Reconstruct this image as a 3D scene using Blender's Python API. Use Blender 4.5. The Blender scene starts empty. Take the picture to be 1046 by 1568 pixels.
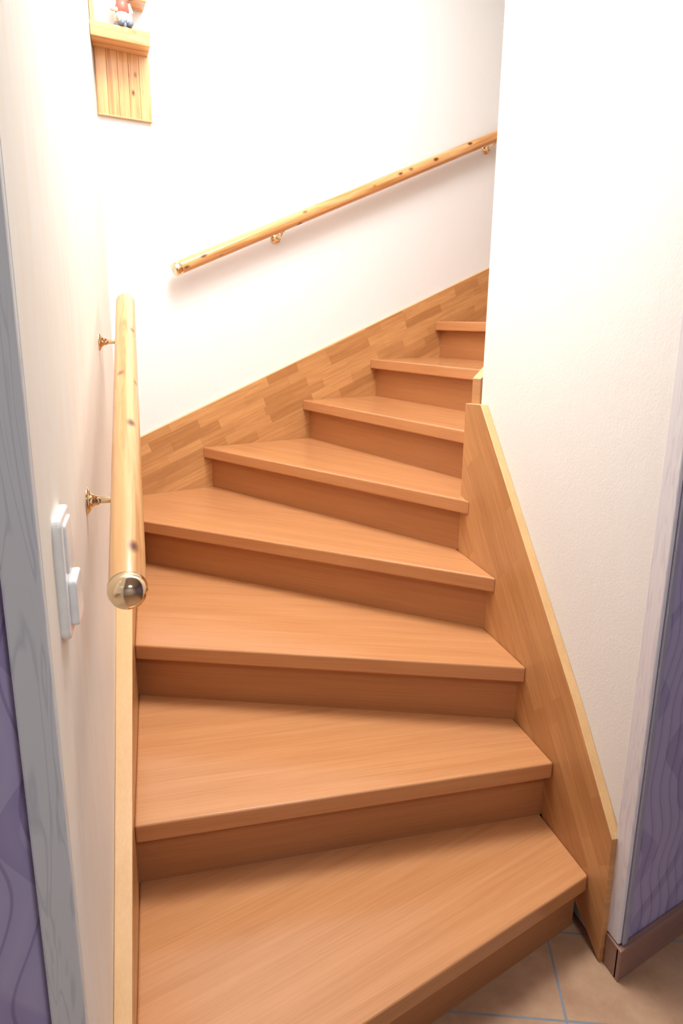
import bpy, bmesh, math, random
from mathutils import Vector, Matrix
random.seed(4)
BA=math.radians(18.67)
N=Vector((-math.sin(BA),math.cos(BA),0)); T=Vector((math.cos(BA),math.sin(BA),0))
RS=0.19
scn=bpy.context.scene
col=scn.collection
scn.view_settings.view_transform='Standard'

# ------------------------------------------------------------ materials
def newmat(name):
    m=bpy.data.materials.new(name); m.use_nodes=True
    nt=m.node_tree; b=nt.nodes['Principled BSDF']
    return m,nt,b
def node(nt,t,**kw):
    n=nt.nodes.new(t)
    for k,v in kw.items(): setattr(n,k,v)
    return n
def mapping(nt,scale=(1,1,1),rot=(0,0,0),loc=(0,0,0),src='Object',rnd=False):
    tc=node(nt,'ShaderNodeTexCoord'); mp=node(nt,'ShaderNodeMapping')
    v=tc.outputs[src]
    if rnd:
        oi=node(nt,'ShaderNodeObjectInfo'); va=node(nt,'ShaderNodeVectorMath',operation='ADD')
        mu=node(nt,'ShaderNodeMath',operation='MULTIPLY'); mu.inputs[1].default_value=7.3
        nt.links.new(oi.outputs['Random'],mu.inputs[0]); nt.links.new(v,va.inputs[0]); nt.links.new(mu.outputs[0],va.inputs[1]); v=va.outputs[0]
    nt.links.new(v,mp.inputs['Vector'])
    mp.inputs['Scale'].default_value=scale; mp.inputs['Rotation'].default_value=rot; mp.inputs['Location'].default_value=loc
    return mp
def noise(nt,vec,scale,detail=4,rough=.55,dist=0):
    n=node(nt,'ShaderNodeTexNoise'); nt.links.new(vec,n.inputs['Vector'])
    n.inputs['Scale'].default_value=scale; n.inputs['Detail'].default_value=detail
    n.inputs['Roughness'].default_value=rough; n.inputs['Distortion'].default_value=dist
    return n.outputs['Fac']
def ramp(nt,fac,stops):
    r=node(nt,'ShaderNodeValToRGB'); nt.links.new(fac,r.inputs['Fac'])
    e=r.color_ramp.elements
    while len(e)<len(stops): e.new(.5)
    for i,(p,c) in enumerate(stops):
        e[i].position=p; e[i].color=(*c,1)
    return r.outputs['Color']
def mix(nt,a,b,fac=.5,mode='MIX'):
    m=node(nt,'ShaderNodeMix',data_type='RGBA',blend_type=mode)
    if isinstance(fac,(int,float)): m.inputs['Factor'].default_value=fac
    else: nt.links.new(fac,m.inputs['Factor'])
    for s,v in ((6,a),(7,b)):
        if isinstance(v,tuple): m.inputs[s].default_value=(*v,1)
        else: nt.links.new(v,m.inputs[s])
    return m.outputs[2]
def math_(nt,op,a,b=None):
    m=node(nt,'ShaderNodeMath',operation=op)
    for i,v in enumerate((a,b)):
        if v is None: continue
        if isinstance(v,(int,float)): m.inputs[i].default_value=v
        else: nt.links.new(v,m.inputs[i])
    return m.outputs[0]
def bump(nt,b,h,strength=.2,dist=.002):
    bp=node(nt,'ShaderNodeBump'); bp.inputs['Strength'].default_value=strength; bp.inputs['Distance'].default_value=dist
    nt.links.new(h,bp.inputs['Height']); nt.links.new(bp.outputs['Normal'],b.inputs['Normal'])

def wood(name,light,dark,rough=.38,contrast=1.0,axis='X',fine=1.0,off=0):
    m,nt,b=newmat(name)
    sc={'X':(.55,9,9),'Z':(9,9,.55)}[axis]; sf={'X':(2.2,120*fine,120*fine),'Z':(120*fine,120*fine,2.2)}[axis]
    v1=mapping(nt,sc,loc=(off,off*1.3,0)); v2=mapping(nt,sf,loc=(off,0,off))
    n1=noise(nt,v1.outputs[0],2.2,5,.6,.6)
    n2=noise(nt,v2.outputs[0],1.6,3,.6,0)
    f=math_(nt,'ADD',math_(nt,'MULTIPLY',n1,.55),math_(nt,'MULTIPLY',n2,.45))
    c=ramp(nt,f,[(.5-.20/contrast,dark),(.5+.18/contrast,light)])
    nt.links.new(c,b.inputs['Base Color'])
    b.inputs['Roughness'].default_value=rough
    bump(nt,b,n2,.04,.001)
    return m
def blockwood(name,angle,bw_=.25,rh=.043,c1=(.68,.36,.145),c2=(.45,.205,.072)):
    m,nt,b=newmat(name)
    mp=mapping(nt,(1,1,1),rot=(0,angle,0))
    sp=node(nt,'ShaderNodeSeparateXYZ'); nt.links.new(mp.outputs[0],sp.inputs[0])
    cb=node(nt,'ShaderNodeCombineXYZ'); nt.links.new(sp.outputs[0],cb.inputs[0]); nt.links.new(sp.outputs[2],cb.inputs[1])
    br=node(nt,'ShaderNodeTexBrick'); nt.links.new(cb.outputs[0],br.inputs['Vector'])
    br.offset=.37; br.offset_frequency=2; br.squash=.7; br.squash_frequency=3
    br.inputs['Scale'].default_value=1; br.inputs['Mortar Size'].default_value=.0003
    br.inputs['Brick Width'].default_value=bw_; br.inputs['Row Height'].default_value=rh
    br.inputs['Color1'].default_value=(*c1,1); br.inputs['Color2'].default_value=(*c2,1)
    br.inputs['Mortar'].default_value=(*[(p+q)/2.2 for p,q in zip(c1,c2)],1); br.inputs['Bias'].default_value=-.2
    mg=node(nt,'ShaderNodeMapping'); nt.links.new(cb.outputs[0],mg.inputs['Vector']); mg.inputs['Scale'].default_value=(3,45,1)
    g=noise(nt,mg.outputs[0],2,4,.6,.5)
    gc=ramp(nt,g,[(.3,(.82,.78,.74)),(.7,(1.1,1.1,1.1))])
    c=mix(nt,br.outputs['Color'],gc,.9,'MULTIPLY')
    nt.links.new(c,b.inputs['Base Color']); b.inputs['Roughness'].default_value=.32
    return m
def plaster(name,c,strength=.25,scale=160):
    m,nt,b=newmat(name)
    mp=mapping(nt)
    n=noise(nt,mp.outputs[0],scale,3,.6); n2=noise(nt,mp.outputs[0],scale*.25,2,.5)
    h=math_(nt,'ADD',n,n2)
    b.inputs['Base Color'].default_value=(*c,1); b.inputs['Roughness'].default_value=.85
    bump(nt,b,h,strength,.002)
    return m
def brushed(name):
    m,nt,b=newmat(name)
    mp=mapping(nt,(8,14,2.2)); n=noise(nt,mp.outputs[0],2,4,.6,.6)
    c=ramp(nt,n,[(.35,(.90,.81,.68)),(.65,(.90,.86,.78))])
    nt.links.new(c,b.inputs['Base Color']); b.inputs['Roughness'].default_value=.6
    bump(nt,b,n,.12,.002)
    return m
def plain(name,c,rough=.5,metal=0,**k):
    m,nt,b=newmat(name); mp=mapping(nt); n=noise(nt,mp.outputs[0],40,2)
    cc=ramp(nt,n,[(.2,tuple(x*.93 for x in c)),(.8,tuple(min(1,x*1.05) for x in c))])
    nt.links.new(cc,b.inputs['Base Color']); b.inputs['Roughness'].default_value=rough; b.inputs['Metallic'].default_value=metal
    return m

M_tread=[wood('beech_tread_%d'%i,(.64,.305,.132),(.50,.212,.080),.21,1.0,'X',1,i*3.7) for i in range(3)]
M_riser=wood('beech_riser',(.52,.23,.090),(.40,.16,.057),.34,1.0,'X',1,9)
M_edge=wood('stringer_edge_lit',(.74,.46,.22),(.64,.37,.155),.4,1.0,'X')  # paler wood for stringer tops: light from above put into the colour
M_white=plaster('white_plaster',(.88,.875,.865))
M_cream=brushed('cream_brushed_plaster')
M_ceil=plaster('ceiling_paint',(.9,.9,.9),.05)
M_brass=plain('polished_brass',(.80,.64,.42),.13,1)
M_switch=plain('white_plastic',(.93,.93,.90),.25)

def pine(name,axis,k=1.0,kn=.13):
    m,nt,b=newmat(name)
    s={'X':(1.3,26,26),'Z':(26,26,1.3)}[axis]
    mp=mapping(nt,s,rnd=True); n=noise(nt,mp.outputs[0],1.8,4,.55,.8)
    c=ramp(nt,n,[(.32,(.52,.22,.07)),(.46,(.69,.35,.135)),(.7,(.79,.46,.205))])
    s2={'X':(9,17,17),'Z':(17,17,9)}[axis]
    mk=mapping(nt,tuple(q*k for q in s2),rnd=True); vo=node(nt,'ShaderNodeTexVoronoi'); nt.links.new(mk.outputs[0],vo.inputs['Vector']); vo.inputs['Scale'].default_value=1.0
    kf=ramp(nt,vo.outputs['Distance'],[(kn*.5,(1,1,1)),(kn*1.25,(0,0,0))])
    c2=mix(nt,c,(.15,.045,.014),kf)
    nt.links.new(c2,b.inputs['Base Color']); b.inputs['Roughness'].default_value=.25
    return m
M_pineX=pine('pine_rail','X',1,.16); M_pineZ=pine('pine_panel','Z',1.3,.15)

def lavender():
    m,nt,b=newmat('lavender_wave_wallpaper')
    mp=mapping(nt,(1,1,1),rot=(0,0,-BA))
    sp=node(nt,'ShaderNodeSeparateXYZ'); nt.links.new(mp.outputs[0],sp.inputs[0])
    def nz(sx,sz,off,amp):
        m2=node(nt,'ShaderNodeMapping'); nt.links.new(mp.outputs[0],m2.inputs['Vector']); m2.inputs['Scale'].default_value=(sx,0.05,sz); m2.inputs['Location'].default_value=(off,0,off)
        return math_(nt,'MULTIPLY',noise(nt,m2.outputs[0],1.0,0,.4),amp)
    ph=math_(nt,'ADD',math_(nt,'MULTIPLY',sp.outputs[0],30),nz(2.5,5,0,4.0))
    fr=math_(nt,'FRACT',ph)
    c=ramp(nt,fr,[(0.0,(.33,.275,.47)),(.08,(.33,.275,.47)),(.12,(.44,.39,.59)),(.6,(.48,.43,.63)),(1,(.45,.40,.60))])
    ph2=math_(nt,'ADD',math_(nt,'MULTIPLY',sp.outputs[0],8),nz(2,4.5,3,3.0))
    f2=math_(nt,'FRACT',ph2)
    c2=ramp(nt,f2,[(0.0,(.80,.78,.85)),(.28,(.84,.82,.89)),(.32,(1,1,1)),(.97,(1,1,1))])
    cc=mix(nt,c,c2,1.0,'MULTIPLY')
    m3=node(nt,'ShaderNodeMapping'); nt.links.new(mp.outputs[0],m3.inputs['Vector']); m3.inputs['Scale'].default_value=(18,18,160)
    n3=noise(nt,m3.outputs[0],1,2)
    nt.links.new(cc,b.inputs['Base Color']); b.inputs['Roughness'].default_value=.6
    bump(nt,b,math_(nt,'ADD',n3,fr),.12,.001)
    return m
M_lav=lavender()
def casing(name,light,dark):
    m,nt,b=newmat(name)
    mp=mapping(nt,(11,11,1.1)); n=noise(nt,mp.outputs[0],2.4,2,.5,1.2)
    w=math_(nt,'FRACT',math_(nt,'MULTIPLY',n,7))
    c=ramp(nt,w,[(0,dark),(.25,light),(.8,light),(1,dark)])
    nt.links.new(c,b.inputs['Base Color']); b.inputs['Roughness'].default_value=.5
    return m
M_casL=casing('whitewashed_wood_shaded',(.70,.72,.72),(.57,.60,.62))  # left casing: white wood greyed, its shade is in the colour
M_casR=casing('white_stained_wood',(.80,.79,.84),(.70,.69,.76))
M_grey=plain('grey_edge_paint',(.40,.40,.50),.5)
M_base=wood('brown_skirting',(.36,.205,.155),(.26,.14,.105),.4,1.0,'X')
def tiles():
    m,nt,b=newmat('terracotta_tiles')
    mp=mapping(nt,(1,1,1),rot=(0,0,math.radians(19)),loc=(.291,-.109,0))
    br=node(nt,'ShaderNodeTexBrick'); nt.links.new(mp.outputs[0],br.inputs['Vector'])
    br.offset=0; br.squash=1
    br.inputs['Scale'].default_value=1; br.inputs['Mortar Size'].default_value=.0035; br.inputs['Mortar Smooth'].default_value=.2
    br.inputs['Brick Width'].default_value=.40; br.inputs['Row Height'].default_value=.25
    n=noise(nt,mp.outputs[0],9,6,.65)
    c1=ramp(nt,n,[(.3,(.40,.225,.13)),(.7,(.55,.34,.205))])
    nt.links.new(c1,br.inputs['Color1']); nt.links.new(c1,br.inputs['Color2'])
    br.inputs['Mortar'].default_value=(.24,.25,.27,1)
    nt.links.new(br.outputs['Color'],b.inputs['Base Color']); b.inputs['Roughness'].default_value=.45
    bump(nt,b,br.outputs['Fac'],-.4,.002)
    return m
M_tile=tiles()

# ------------------------------------------------------------ mesh helpers
def obj(name,verts,faces,mats,parent=None,bev=0,mi=None,smooth=False,matrix=None,seg=2):
    me=bpy.data.meshes.new(name); me.from_pydata([tuple(v) for v in verts],[],faces)
    for m in (mats if isinstance(mats,(list,tuple)) else [mats]): me.materials.append(m)
    if mi:
        for p,i in zip(me.polygons,mi): p.material_index=i
    bm=bmesh.new(); bm.from_mesh(me); bmesh.ops.recalc_face_normals(bm,faces=bm.faces); bm.to_mesh(me); bm.free()
    for p in me.polygons: p.use_smooth=smooth
    o=bpy.data.objects.new(name,me); col.objects.link(o)
    if matrix is not None: o.matrix_world=matrix
    if parent: o.parent=parent
    if bev:
        b=o.modifiers.new('bevel','BEVEL'); b.width=bev; b.segments=seg; b.limit_method='ANGLE'
    return o
def empty(name,loc=(0,0,0)):
    e=bpy.data.objects.new(name,None); col.objects.link(e); e.location=(0,0,0); return e
def prism_data(poly,z0,z1):
    n=len(poly); v=[(x,y,z0) for x,y in poly]+[(x,y,z1) for x,y in poly]
    f=[tuple(range(n))[::-1],tuple(range(n,2*n))]+[(i,(i+1)%n,(i+1)%n+n,i+n) for i in range(n)]
    return v,f
def prism(name,poly,z0,z1,mat,**k):
    v,f=prism_data(poly,z0,z1); return obj(name,v,f,mat,**k)
def localprism(name,poly,z0,z1,a,b,mat,**k):
    """polygon given in world; local X along a->b"""
    d=Vector((b[0]-a[0],b[1]-a[1],0)).normalized(); y=Vector((-d.y,d.x,0))
    Mx=Matrix(((d.x,y.x,0,a[0]),(d.y,y.y,0,a[1]),(0,0,1,z1),(0,0,0,1)))
    inv=Mx.inverted()
    pl=[(inv@Vector((p[0],p[1],z1))) for p in poly]
    v,f=prism_data([(p.x,p.y) for p in pl],z0-z1,0)
    return obj(name,v,f,mat,matrix=Mx,**k)
def vboard(name,org,d,nrm,poly,thick,mats,topidx=(),**k):
    """vertical board: poly in (s,z), extruded thick along nrm. local x=d,y=nrm,z=up"""
    tf=thick if callable(thick) else (lambda s:thick)
    Mx=Matrix(((d.x,nrm.x,0,org[0]),(d.y,nrm.y,0,org[1]),(0,0,1,0),(0,0,0,1)))
    n=len(poly); v=[(s,0,z) for s,z in poly]+[(s,tf(s),z) for s,z in poly]
    f=[tuple(range(n)),tuple(range(n,2*n))[::-1]]+[(i,(i+1)%n,(i+1)%n+n,i+n) for i in range(n)]
    mi=[0,0]+[1 if i in topidx else 0 for i in range(n)]
    return obj(name,v,f,mats,matrix=Mx,mi=mi,**k)

# ------------------------------------------------------------ staircase
st=empty('winder_staircase')
def back(x,c=3.083): return (c+math.sin(BA)*x)/math.cos(BA)
def inn(x,c=1.722): return (c+math.sin(BA)*x)/math.cos(BA)
nose={1:((0,.905),(1.083,1.317)),2:((0,1.512),(1.083,1.514)),3:((0,2.098),(1.083,1.696)),4:((0,2.842),(1.083,1.919)),
 5:((.30,back(.30)),(1.083,2.14)),6:((.80,back(.80)),(1.235,inn(1.235))),7:((1.18,back(1.18)),(1.53,inn(1.53))),
 8:((1.58,back(1.58)),(1.93,inn(1.93))),9:((1.98,back(1.98)),(2.33,inn(2.33))),10:((2.38,back(2.38)),(2.73,inn(2.73)))}
def shift(l,d):
    a,b=Vector(l[0]),Vector(l[1]); e=(b-a).normalized(); n=Vector((-e.y,e.x))
    if n.y<0 and abs(e.x)>.5: n=-n
    if abs(e.x)<=.5 and n.x<0: n=-n
    if l in (nose[5],nose[4]): 
        n=Vector((-e.y,e.x)); n=n if n.x>0 else -n
    return a+n*d,b+n*d,e
def isect(p,e,q,g):
    den=e.x*(-g.y)+g.x*e.y
    r=q-p; s=(r.x*(-g.y)+g.x*r.y)/den
    return p+e*s
V2=Vector
def clipL(p,e,k): # outer end
    if k<=4: return isect(p,e,V2((0,0)),V2((0,1)))
    return isect(p,e,V2((0,back(0))),V2((T.x,T.y)))
def clipR(p,e,k):
    if k<=5: return isect(p,e,V2((1.083,0)),V2((0,1)))
    return isect(p,e,V2((0,inn(0))),V2((T.x,T.y)))
TH=.048
for k in range(1,11):
    nl=nose[k]; a,b=V2(nl[0]),V2(nl[1])
    if k<10:
        p,q,e=shift(nose[k+1],.055); L=clipL(p,e,k+1); R=clipR(p,e,k+1)
    else:
        L=V2((3.29,back(3.29))); R=V2((3.29,inn(3.29)))
    poly=[a,b]
    if k==5: poly+=[V2((1.083,2.185))]
    poly+=[R,L]
    if k==4: poly+=[V2((0,back(0)))]
    z=k*RS
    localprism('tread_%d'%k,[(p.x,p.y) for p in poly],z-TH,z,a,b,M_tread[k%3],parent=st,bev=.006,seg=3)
    p,q,e=shift(nl,.040); p2,q2,_=shift(nl,.054)
    rp=[clipL(p,e,k),clipR(p,e,k),clipR(p2,e,k),clipL(p2,e,k)]
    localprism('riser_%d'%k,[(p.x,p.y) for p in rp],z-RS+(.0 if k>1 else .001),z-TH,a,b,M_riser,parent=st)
mb_back=blockwood('block_beech_back',math.atan(.38))
mb_left=blockwood('block_beech_left',math.atan(.36))
mb_in=blockwood('block_beech_inner',math.atan(1.08),.40,.055,(.63,.325,.135),(.48,.225,.085))
X=Vector((1,0,0));Y=Vector((0,1,0))
def WX(y): return -.030-.034*(y-.81)/2.41
vboard('left_stringer',(0,0,0),Y,-X,[(.83,.0),(3.255,.5),(3.255,1.005),(2.12,.68),(1.09,.286),(.83,.186)],lambda y:-WX(y)-.0008,[mb_left,M_edge],topidx=(2,3,4),parent=st,bev=.002)
o0=Vector((0,back(0),0))
L=3.4
vboard('back_stringer',o0,T,N,[(0,.45),(L,1.85),(L,1.005+.402*L*.98),(0,1.005)],.0198,[mb_back,M_edge],topidx=(2,),parent=st,bev=.002)
vboard('inner_stringer',(1.083,0,0),Y,X,[(1.24,.001),(2.215,.6),(2.215,1.262),(2.10,1.270),(1.45,.592),(1.245,.35)],.0248,[mb_in,M_edge],topidx=(2,3,4),parent=st,bev=.002)
o2=Vector((1.09,inn(1.09),0))
vboard('inner_stringer_upper',o2,T,-N,[(0,1.0),(.12,1.0),(2.0,2.0),(2.0,2.5),(.5,1.76),(0,1.345)],.036,[mb_in,M_edge],topidx=(3,4),parent=st,bev=.002)

# ------------------------------------------------------------ walls
C0=.779
def opn(x,c=C0): return (c+math.sin(BA)*x)/math.cos(BA)
H2=3.7
prism('wall_left',[(WX(.8),opn(-.03,C0+.003)),(WX(3.22),back(-.06,3.15)),(-.19,back(-.19,3.15)),(-.17,opn(-.17,C0+.003))],0,H2,M_cream)
bw=3.103
prism('wall_back',[(-.18,back(-.18,bw)),(3.5,back(3.5,bw)),(3.5,back(3.5,bw+.12)),(-.18,back(-.18,bw+.12))],0,H2,M_white)
WI=1.108
fy=lambda x:opn(x,C0+.006)
prism('wall_inner',[(WI,fy(WI)+.012),(3.5,fy(3.5)+.012),(3.5,inn(3.5,1.685)),(WI,inn(WI,1.685))],0,H2,M_white,bev=.006,seg=3)
prism('wall_end',[(3.3,inn(3.3,1.69)),(3.42,inn(3.42,1.69)),(3.42,back(3.42,bw)),(3.3,back(3.3,bw))],0,H2,M_white)
prism('wall_hall_right',[(WI+.012,fy(WI+.012)),(3.0,fy(3.0)),(3.0,fy(3.0)+.0115),(WI+.012,fy(WI+.012)+.0115)],0,2.5,M_lav)
xl=-.06
prism('wall_hall_left',[(-1.6,opn(-1.6)),(xl,opn(xl)),(xl,opn(xl)+.10),(-1.6,opn(-1.6)+.10)],0,2.5,M_lav)
prism('wall_hall_west',[(-1.72,-1.7),(-1.6,-1.7),(-1.6,opn(-1.6)+.1),(-1.72,opn(-1.72)+.1)],0,2.5,M_lav)
prism('wall_hall_east',[(3.0,-1.7),(3.12,-1.7),(3.12,fy(3.12)),(3.0,fy(3.0))],0,2.5,M_lav)
prism('wall_hall_rear',[(-1.72,-1.82),(3.12,-1.82),(3.12,-1.7),(-1.72,-1.7)],0,2.5,M_white)
prism('wall_header',[(-.17,opn(-.17)),(WI+.02,opn(WI+.02)),(WI+.02,opn(WI+.02)+.1),(-.17,opn(-.17)+.1)],2.15,H2,M_white)
prism('ceiling_hall',[(-1.72,-1.82),(3.12,-1.82),(3.12,opn(3.12)),(-1.72,opn(-1.72))],2.5,2.6,M_ceil)
prism('ceiling_stairwell',[(-.2,opn(-.2)),(3.5,opn(3.5)),(3.5,back(3.5,3.3)),(-.2,back(-.2,3.3))],H2,H2+.1,M_ceil)
prism('floor',[(-1.72,-1.82),(3.6,-1.82),(3.6,4.6),(-1.72,4.6)],-.1,0,M_tile)
cl=empty('trim_left_casing')
def sl(x0,x1,c0,c1): return [(x0,opn(x0,c0)),(x1,opn(x1,c0)),(x1,opn(x1,c1)),(x0,opn(x0,c1))]
prism('casing_front',sl(-.069,-.030,C0-.014,C0+.002),0,2.15,M_casL,parent=cl,bev=.003)
cr=empty('trim_right_casing')
prism('casing_side',[(WI-.010,fy(WI)-.004),(WI,fy(WI)-.004),(WI,fy(WI)+.05),(WI-.010,fy(WI)+.05)],.09,2.15,M_casR,parent=cr,bev=.003)
prism('casing_face',sl(WI+.0005,WI+.016,C0-.004,C0+.006),.09,2.15,M_grey,parent=cr,bev=.002)
br=empty('baseboard_right')
localprism('skirting_front',sl(WI-.014,2.95,C0-.012,C0+.005),0,.088,(WI,opn(WI)),(2.95,opn(2.95)),M_base,parent=br,bev=.003)
localprism('skirting_return',[(WI-.014,fy(WI)-.016),(WI,fy(WI)-.0),(WI,1.239),(WI-.014,1.239)],0,.088,(WI,1.19),(WI,1.24),M_base,parent=br,bev=.003)

# ------------------------------------------------------------ round things
def tube_data(path,radii,seg=24,cap=True):
    vs=[];fs=[]
    for i,p in enumerate(path):
        if i==0:d=path[1]-path[0]
        elif i==len(path)-1:d=path[-1]-path[-2]
        else:d=path[i+1]-path[i-1]
        d=d.normalized()
        if i==0:
            u=d.orthogonal().normalized()
        else:
            u=(u-d*u.dot(d)).normalized()
        w=d.cross(u)
        for j in range(seg):
            a=2*math.pi*j/seg; vs.append(p+(u*math.cos(a)+w*math.sin(a))*radii[i])
    for i in range(len(path)-1):
        for j in range(seg):
            fs.append((i*seg+j,i*seg+(j+1)%seg,(i+1)*seg+(j+1)%seg,(i+1)*seg+j))
    if cap:
        fs.append(tuple(range(seg))[::-1]); fs.append(tuple(range((len(path)-1)*seg,len(path)*seg)))
    return vs,fs
def tube(name,path,radii,mat,parent=None,seg=24,matrix=None,smooth=True):
    vs,fs=tube_data([Vector(p) for p in path],radii,seg)
    return obj(name,vs,fs,mat,parent=parent,smooth=smooth,matrix=matrix)
def rail(name,A,B,R,capA):
    e=empty(name); A=Vector(A);B=Vector(B); d=(B-A).normalized(); Ln=(B-A).length
    y=Vector((-d.y,d.x,0)).normalized(); z=d.cross(y)
    Mx=Matrix(((d.x,y.x,z.x,A.x),(d.y,y.y,z.y,A.y),(d.z,y.z,z.z,A.z),(0,0,0,1)))
    xs=[0.0,.001,.004]; rr=[R*.95,R*.99,R]
    k=14
    for i in range(1,k): xs.append(.004+(Ln-.02)*i/k); rr.append(R*(1+.006*math.sin(i*2.1)))
    for t in (0,.25,.5,.75,.92,1.0):
        xs.append(Ln-.014+.014*t); rr.append(R*math.sqrt(max(.05,1-(t*.97)**2)))
    tube('wooden_bar',[Vector((x,0,0)) for x in xs],rr,M_pineX,parent=e,seg=40,matrix=Mx)
    pts=[];r2=[]
    if capA=='dome':
        for x,q in ((.012,1.02),(.011,1.06),(0,1.06),(-.003,1.03),(-.006,.98),(-.012,.88),(-.017,.72),(-.0205,.5),(-.0225,.25),(-.023,.05)):
            pts.append(Vector((x,0,0))); r2.append(R*q)
    else:
        for x,q in ((.022,1.02),(.021,1.05),(0,1.05),(-.006,1.0),(-.009,.9),(-.010,.5),(-.010,.05)):
            pts.append(Vector((x,0,0))); r2.append(R*q)
    tube('end_cap',pts,r2,M_brass,parent=e,seg=40,matrix=Mx)
    return e,d
def bracket(par,W,nrm,top,R):
    W=Vector(W);top=Vector(top)
    prof=[(0,.026),(.004,.026),(.007,.020),(.011,.013),(.016,.010),(.024,.0085)]
    tube('rosette',[W+nrm*a for a,_ in prof],[b for _,b in prof],M_brass,parent=par,seg=28)
    end=top-Vector((0,0,R*.9))
    out=(end-W).dot(nrm); 
    pts=[W+nrm*.015,W+nrm*out*.55]
    P=W+nrm*out; 
    c=Vector((end.x,end.y,P.z))
    for t in (0.15,.35,.6,.85,1.0):
        a=t*math.pi/2
        pts.append(W+nrm*(out*.55)+ (c-(W+nrm*out*.55))*math.sin(a)+Vector((0,0,(end.z-P.z)*(1-math.cos(a)))))
    tube('arm',pts,[.0065]*len(pts),M_brass,parent=par,seg=14)
    tube('saddle',[end-Vector((0,0,.006)),end+Vector((0,0,.004))],[.014,.015],M_brass,parent=par,seg=20)
Rl=.027
A=Vector((.046,1.03,1.138));B=Vector((.026,2.40,1.570))
e,d=rail('handrail',A,B,Rl,'dome')
def onl(y): return A+(B-A)*((y-A.y)/(B.y-A.y))
for y,dz in ((1.42,.078),(2.24,.066)):
    t=onl(y); bracket(e,(WX(y),y,t.z-dz),X,t,Rl)
A2=Vector((.21,back(.21,3.04),1.72)); B2=Vector((2.3,back(2.3,3.04),2.635))
e2,d2=rail('handrail',A2,B2,Rl,'flat')
for x in (.69,1.89):
    t=A2+(B2-A2)*((x-A2.x)/(B2.x-A2.x)); bracket(e2,t+N*(bw-3.04)-Vector((0,0,.05)),-N,t,Rl)

# ------------------------------------------------------------ light switch
sw=empty('light_switch')
def rrect(w,h,r,n=6):
    out=[]
    for cx,cy,a0 in ((w-r,h-r,0),(-w+r,h-r,90),(-w+r,-h+r,180),(w-r,-h+r,270)):
        for i in range(n+1):
            a=math.radians(a0+90*i/n); out.append((cx+r*math.cos(a),cy+r*math.sin(a)))
    return out
def wallplate(name,y,z,w,h,r,x0,th,bev):
    pl=[(y+a,z+b) for a,b in rrect(w/2,h/2,r)]
    return vboard(name,(x0,0,0),Y,X,pl,th,[M_switch],parent=sw,bev=bev,seg=3)
wx=WX(.95)-.001
wallplate('plate',.952,1.202,.092,.162,.014,wx,.013,.004)
wallplate('rocker_upper',.955,1.238,.060,.066,.006,wx+.012,.004,.002)
wallplate('rocker_lower',.955,1.166,.060,.062,.006,wx+.012,.011,.003)

# ------------------------------------------------------------ corner shelf
sh=empty('wall_shelf')
Pw=lambda s,c:(T*s+N*c)
def wbox(name,s0,s1,c0,c1,z0,z1,mat,parent,bev=.003):
    pts=[Pw(s0,c0),Pw(s1,c0),Pw(s1,c1),Pw(s0,c1)]
    return localprism(name,[(p.x,p.y) for p in pts],z0,z1,(pts[0].x,pts[0].y),(pts[1].x,pts[1].y),mat,parent=parent,bev=bev)
def st_(x,y): return (T.x*x+T.y*y, N.x*x+N.y*y)
s0=st_(WX(3.22),back(WX(3.22),bw))[0]+.004
s1=st_(.145,3.31)[0]
wd=s1-s0; npl=5
for i in range(npl):
    wbox('back_plank',s0+wd*i/npl+.0004,s0+wd*(i+1)/npl-.0004,bw-.014,bw-.0005,2.285,2.512,M_pineZ,sh,.0012)
wbox('bottom_lip',s0,s1+.002,bw-.018,bw-.0005,2.279,2.285,M_pineX,sh,.001)
c_in=2.975
def stc(c):
    y=(c)/math.cos(BA); return st_(WX(y),(c+math.sin(BA)*WX(y))/math.cos(BA))[0]+.003
def wpoly(name,sc,z0,z1,mat,bev=.003):
    pts=[Pw(s,c) for s,c in sc]
    return localprism(name,[(p.x,p.y) for p in pts],z0,z1,(pts[0].x,pts[0].y),(pts[1].x,pts[1].y),mat,parent=sh,bev=bev)
wpoly('shelf_board',[(stc(c_in),c_in),(s1-.032,c_in),(s1-.001,bw-.0005),(stc(bw),bw-.0005)],2.512,2.562,M_pineX)
wpoly('upper_board',[(s0+.12,3.0),(s1-.030,3.0),(s1-.01,bw-.0005),(s0+.12,bw-.0005)],2.668,2.690,M_pineX)
wpoly('side_board',[(stc(3.01),3.01),(stc(3.01)+.014,3.01),(s0+.014,bw-.0005),(s0,bw-.0005)],2.562,2.80,M_pineZ)
wpoly('top_board',[(stc(3.0),3.0),(s1-.02,3.0),(s1-.01,bw-.0005),(stc(bw),bw-.0005)],2.80,2.822,M_pineX)

# figurine
M_porc=plain('glazed_white',(.80,.76,.70),.25); M_skin=plain('doll_skin',(.78,.48,.34),.4); M_red=plain('doll_red',(.50,.14,.10),.4)
M_blue=plain('doll_blue',(.20,.24,.33),.4); M_hair=plain('doll_hair',(.45,.22,.08),.6)
fg=empty('ceramic_figurine')
fc=T*(s0+.092)+N*3.02
base=Vector((fc.x,fc.y,2.5625)); FS=1.4
def P3(v): return base+v*FS
def lathe(name,prof,mat,off=(0,0,0),seg=20):
    o=Vector(off); tube(name,[P3(o+Vector((0,0,a))) for a,_ in prof],[b*FS for _,b in prof],mat,parent=fg,seg=seg)
def ft_(name,pts,rad,mat,seg=12): tube(name,[P3(p) for p in pts],[r*FS for r in rad],mat,parent=fg,seg=seg)
D=-N
lathe('seat_base',[(0,.024),(.004,.026),(.012,.025),(.016,.020)],M_blue)
lathe('trousers',[(.012,.018),(.02,.023),(.032,.021),(.04,.016)],M_porc)
lathe('torso',[(.036,.015),(.05,.019),(.065,.017),(.075,.009)],M_red)
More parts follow.
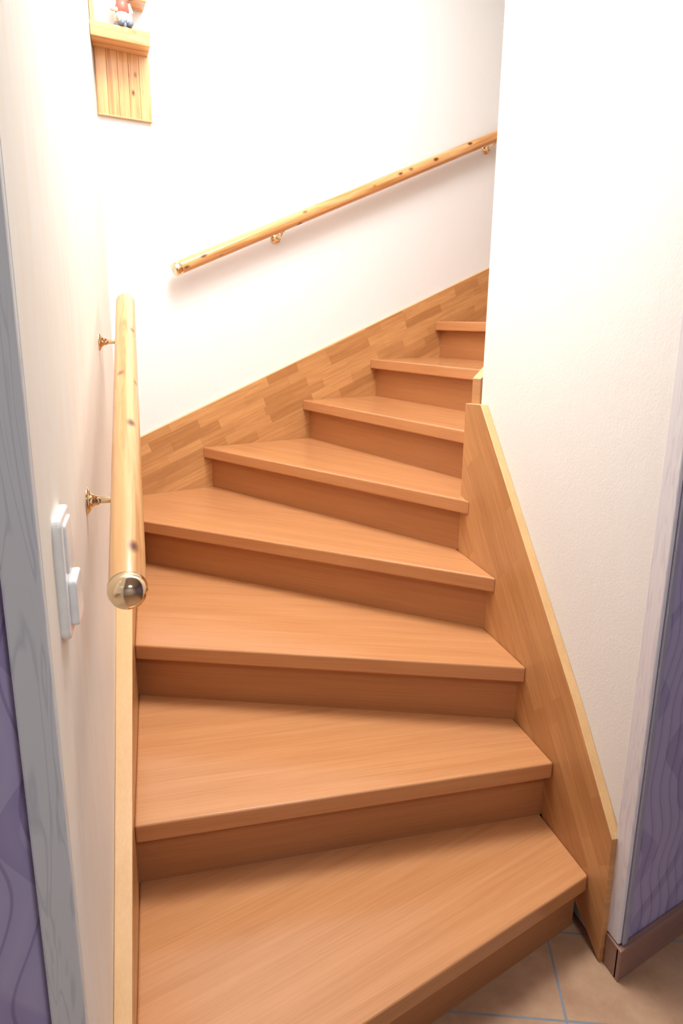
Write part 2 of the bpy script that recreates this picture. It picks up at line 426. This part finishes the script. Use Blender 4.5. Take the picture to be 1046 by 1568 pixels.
lathe('head',[(.072,.006),(.077,.013),(.087,.017),(.097,.015),(.104,.008)],M_skin)
lathe('hair',[(.092,.0175),(.1,.0165),(.108,.011),(.113,.003)],M_hair,off=tuple(N*.002))
for sgn in (-1,1):
    h=Vector((0,0,.022))+T*sgn*.011; kn=h+D*.024+Vector((0,0,.004)); ft=kn+D*.004+Vector((0,0,-.018))
    ft_('leg',[h,kn,ft],[.010,.009,.007],M_porc)
    ft_('shoe',[ft+N*.004,ft+D*.012],[.008,.006],M_blue)
    a=Vector((0,0,.064))+T*sgn*.017; b2=a+T*sgn*.008+Vector((0,0,-.018)); c2=b2+D*.016+Vector((0,0,-.004))-T*sgn*.006
    ft_('arm',[a,b2,c2],[.007,.006,.005],M_porc)
    hp=Vector((0,0,.089))+D*.0165+T*sgn*.006
    ft_('eye',[hp,hp+D*.002],[.0022,.0012],M_blue,8)
ft_('nose',[Vector((0,0,.085))+D*.015,Vector((0,0,.085))+D*.021],[.003,.0015],M_skin,8)
ft_('mouth',[Vector((0,0,.079))+D*.013-T*.004,Vector((0,0,.0785))+D*.0145,Vector((0,0,.079))+D*.013+T*.004],[.001,.0014,.001],M_red,8)

# ------------------------------------------------------------ lamps
def lamp(name,loc,rad,power,color,glow):
    e=empty(name)
    m,nt,b=newmat(name+'_glass'); b.inputs['Base Color'].default_value=(.9,.9,.9,1)
    b.inputs['Emission Color'].default_value=(*color,1); b.inputs['Emission Strength'].default_value=glow
    l=Vector(loc)
    tube('shade',[l+Vector((0,0,z)) for z in (0,-.02,-.05,-.07,-.08)],[rad,rad,rad*.92,rad*.6,rad*.1],m,parent=e,seg=40)
    ld=bpy.data.lights.new(name+'_bulb','AREA'); ld.shape='DISK'; ld.size=rad*2.2; ld.energy=power; ld.color=color
    lo=bpy.data.objects.new(name+'_bulb',ld); col.objects.link(lo); lo.location=l-Vector((0,0,.10)); lo.parent=e
lamp('ceiling_lamp',(.62,2.12,3.7),.46,63,(.965,.985,1),2.5)
lamp('hall_fill_lamp',(.75,-.55,2.5),.25,17,(.92,.95,1),2)  # unseen fill lamp, added to brighten wallpaper, left casing and switch
w=bpy.data.worlds.new('world'); scn.world=w; w.use_nodes=True
w.node_tree.nodes['Background'].inputs[0].default_value=(.9,.93,1,1); w.node_tree.nodes['Background'].inputs[1].default_value=.1

# ------------------------------------------------------------ camera
th,roll,psi=[math.radians(a) for a in (14.81,.64,14.38)]
F=Vector((math.sin(psi)*math.cos(th),math.cos(psi)*math.cos(th),-math.sin(th)))
R0=Vector((math.cos(psi),-math.sin(psi),0));U0=R0.cross(F)
R=R0*math.cos(roll)+U0*math.sin(roll);U=-R0*math.sin(roll)+U0*math.cos(roll)
cd=bpy.data.cameras.new('camera');cam=bpy.data.objects.new('camera',cd);col.objects.link(cam)
cd.sensor_fit='VERTICAL';cd.sensor_height=36;cd.lens=36*1111.3/1567.5;cd.clip_start=.02
cam.matrix_world=Matrix(((R.x,U.x,-F.x,.1),(R.y,U.y,-F.y,0),(R.z,U.z,-F.z,1.521),(0,0,0,1)))
scn.camera=cam
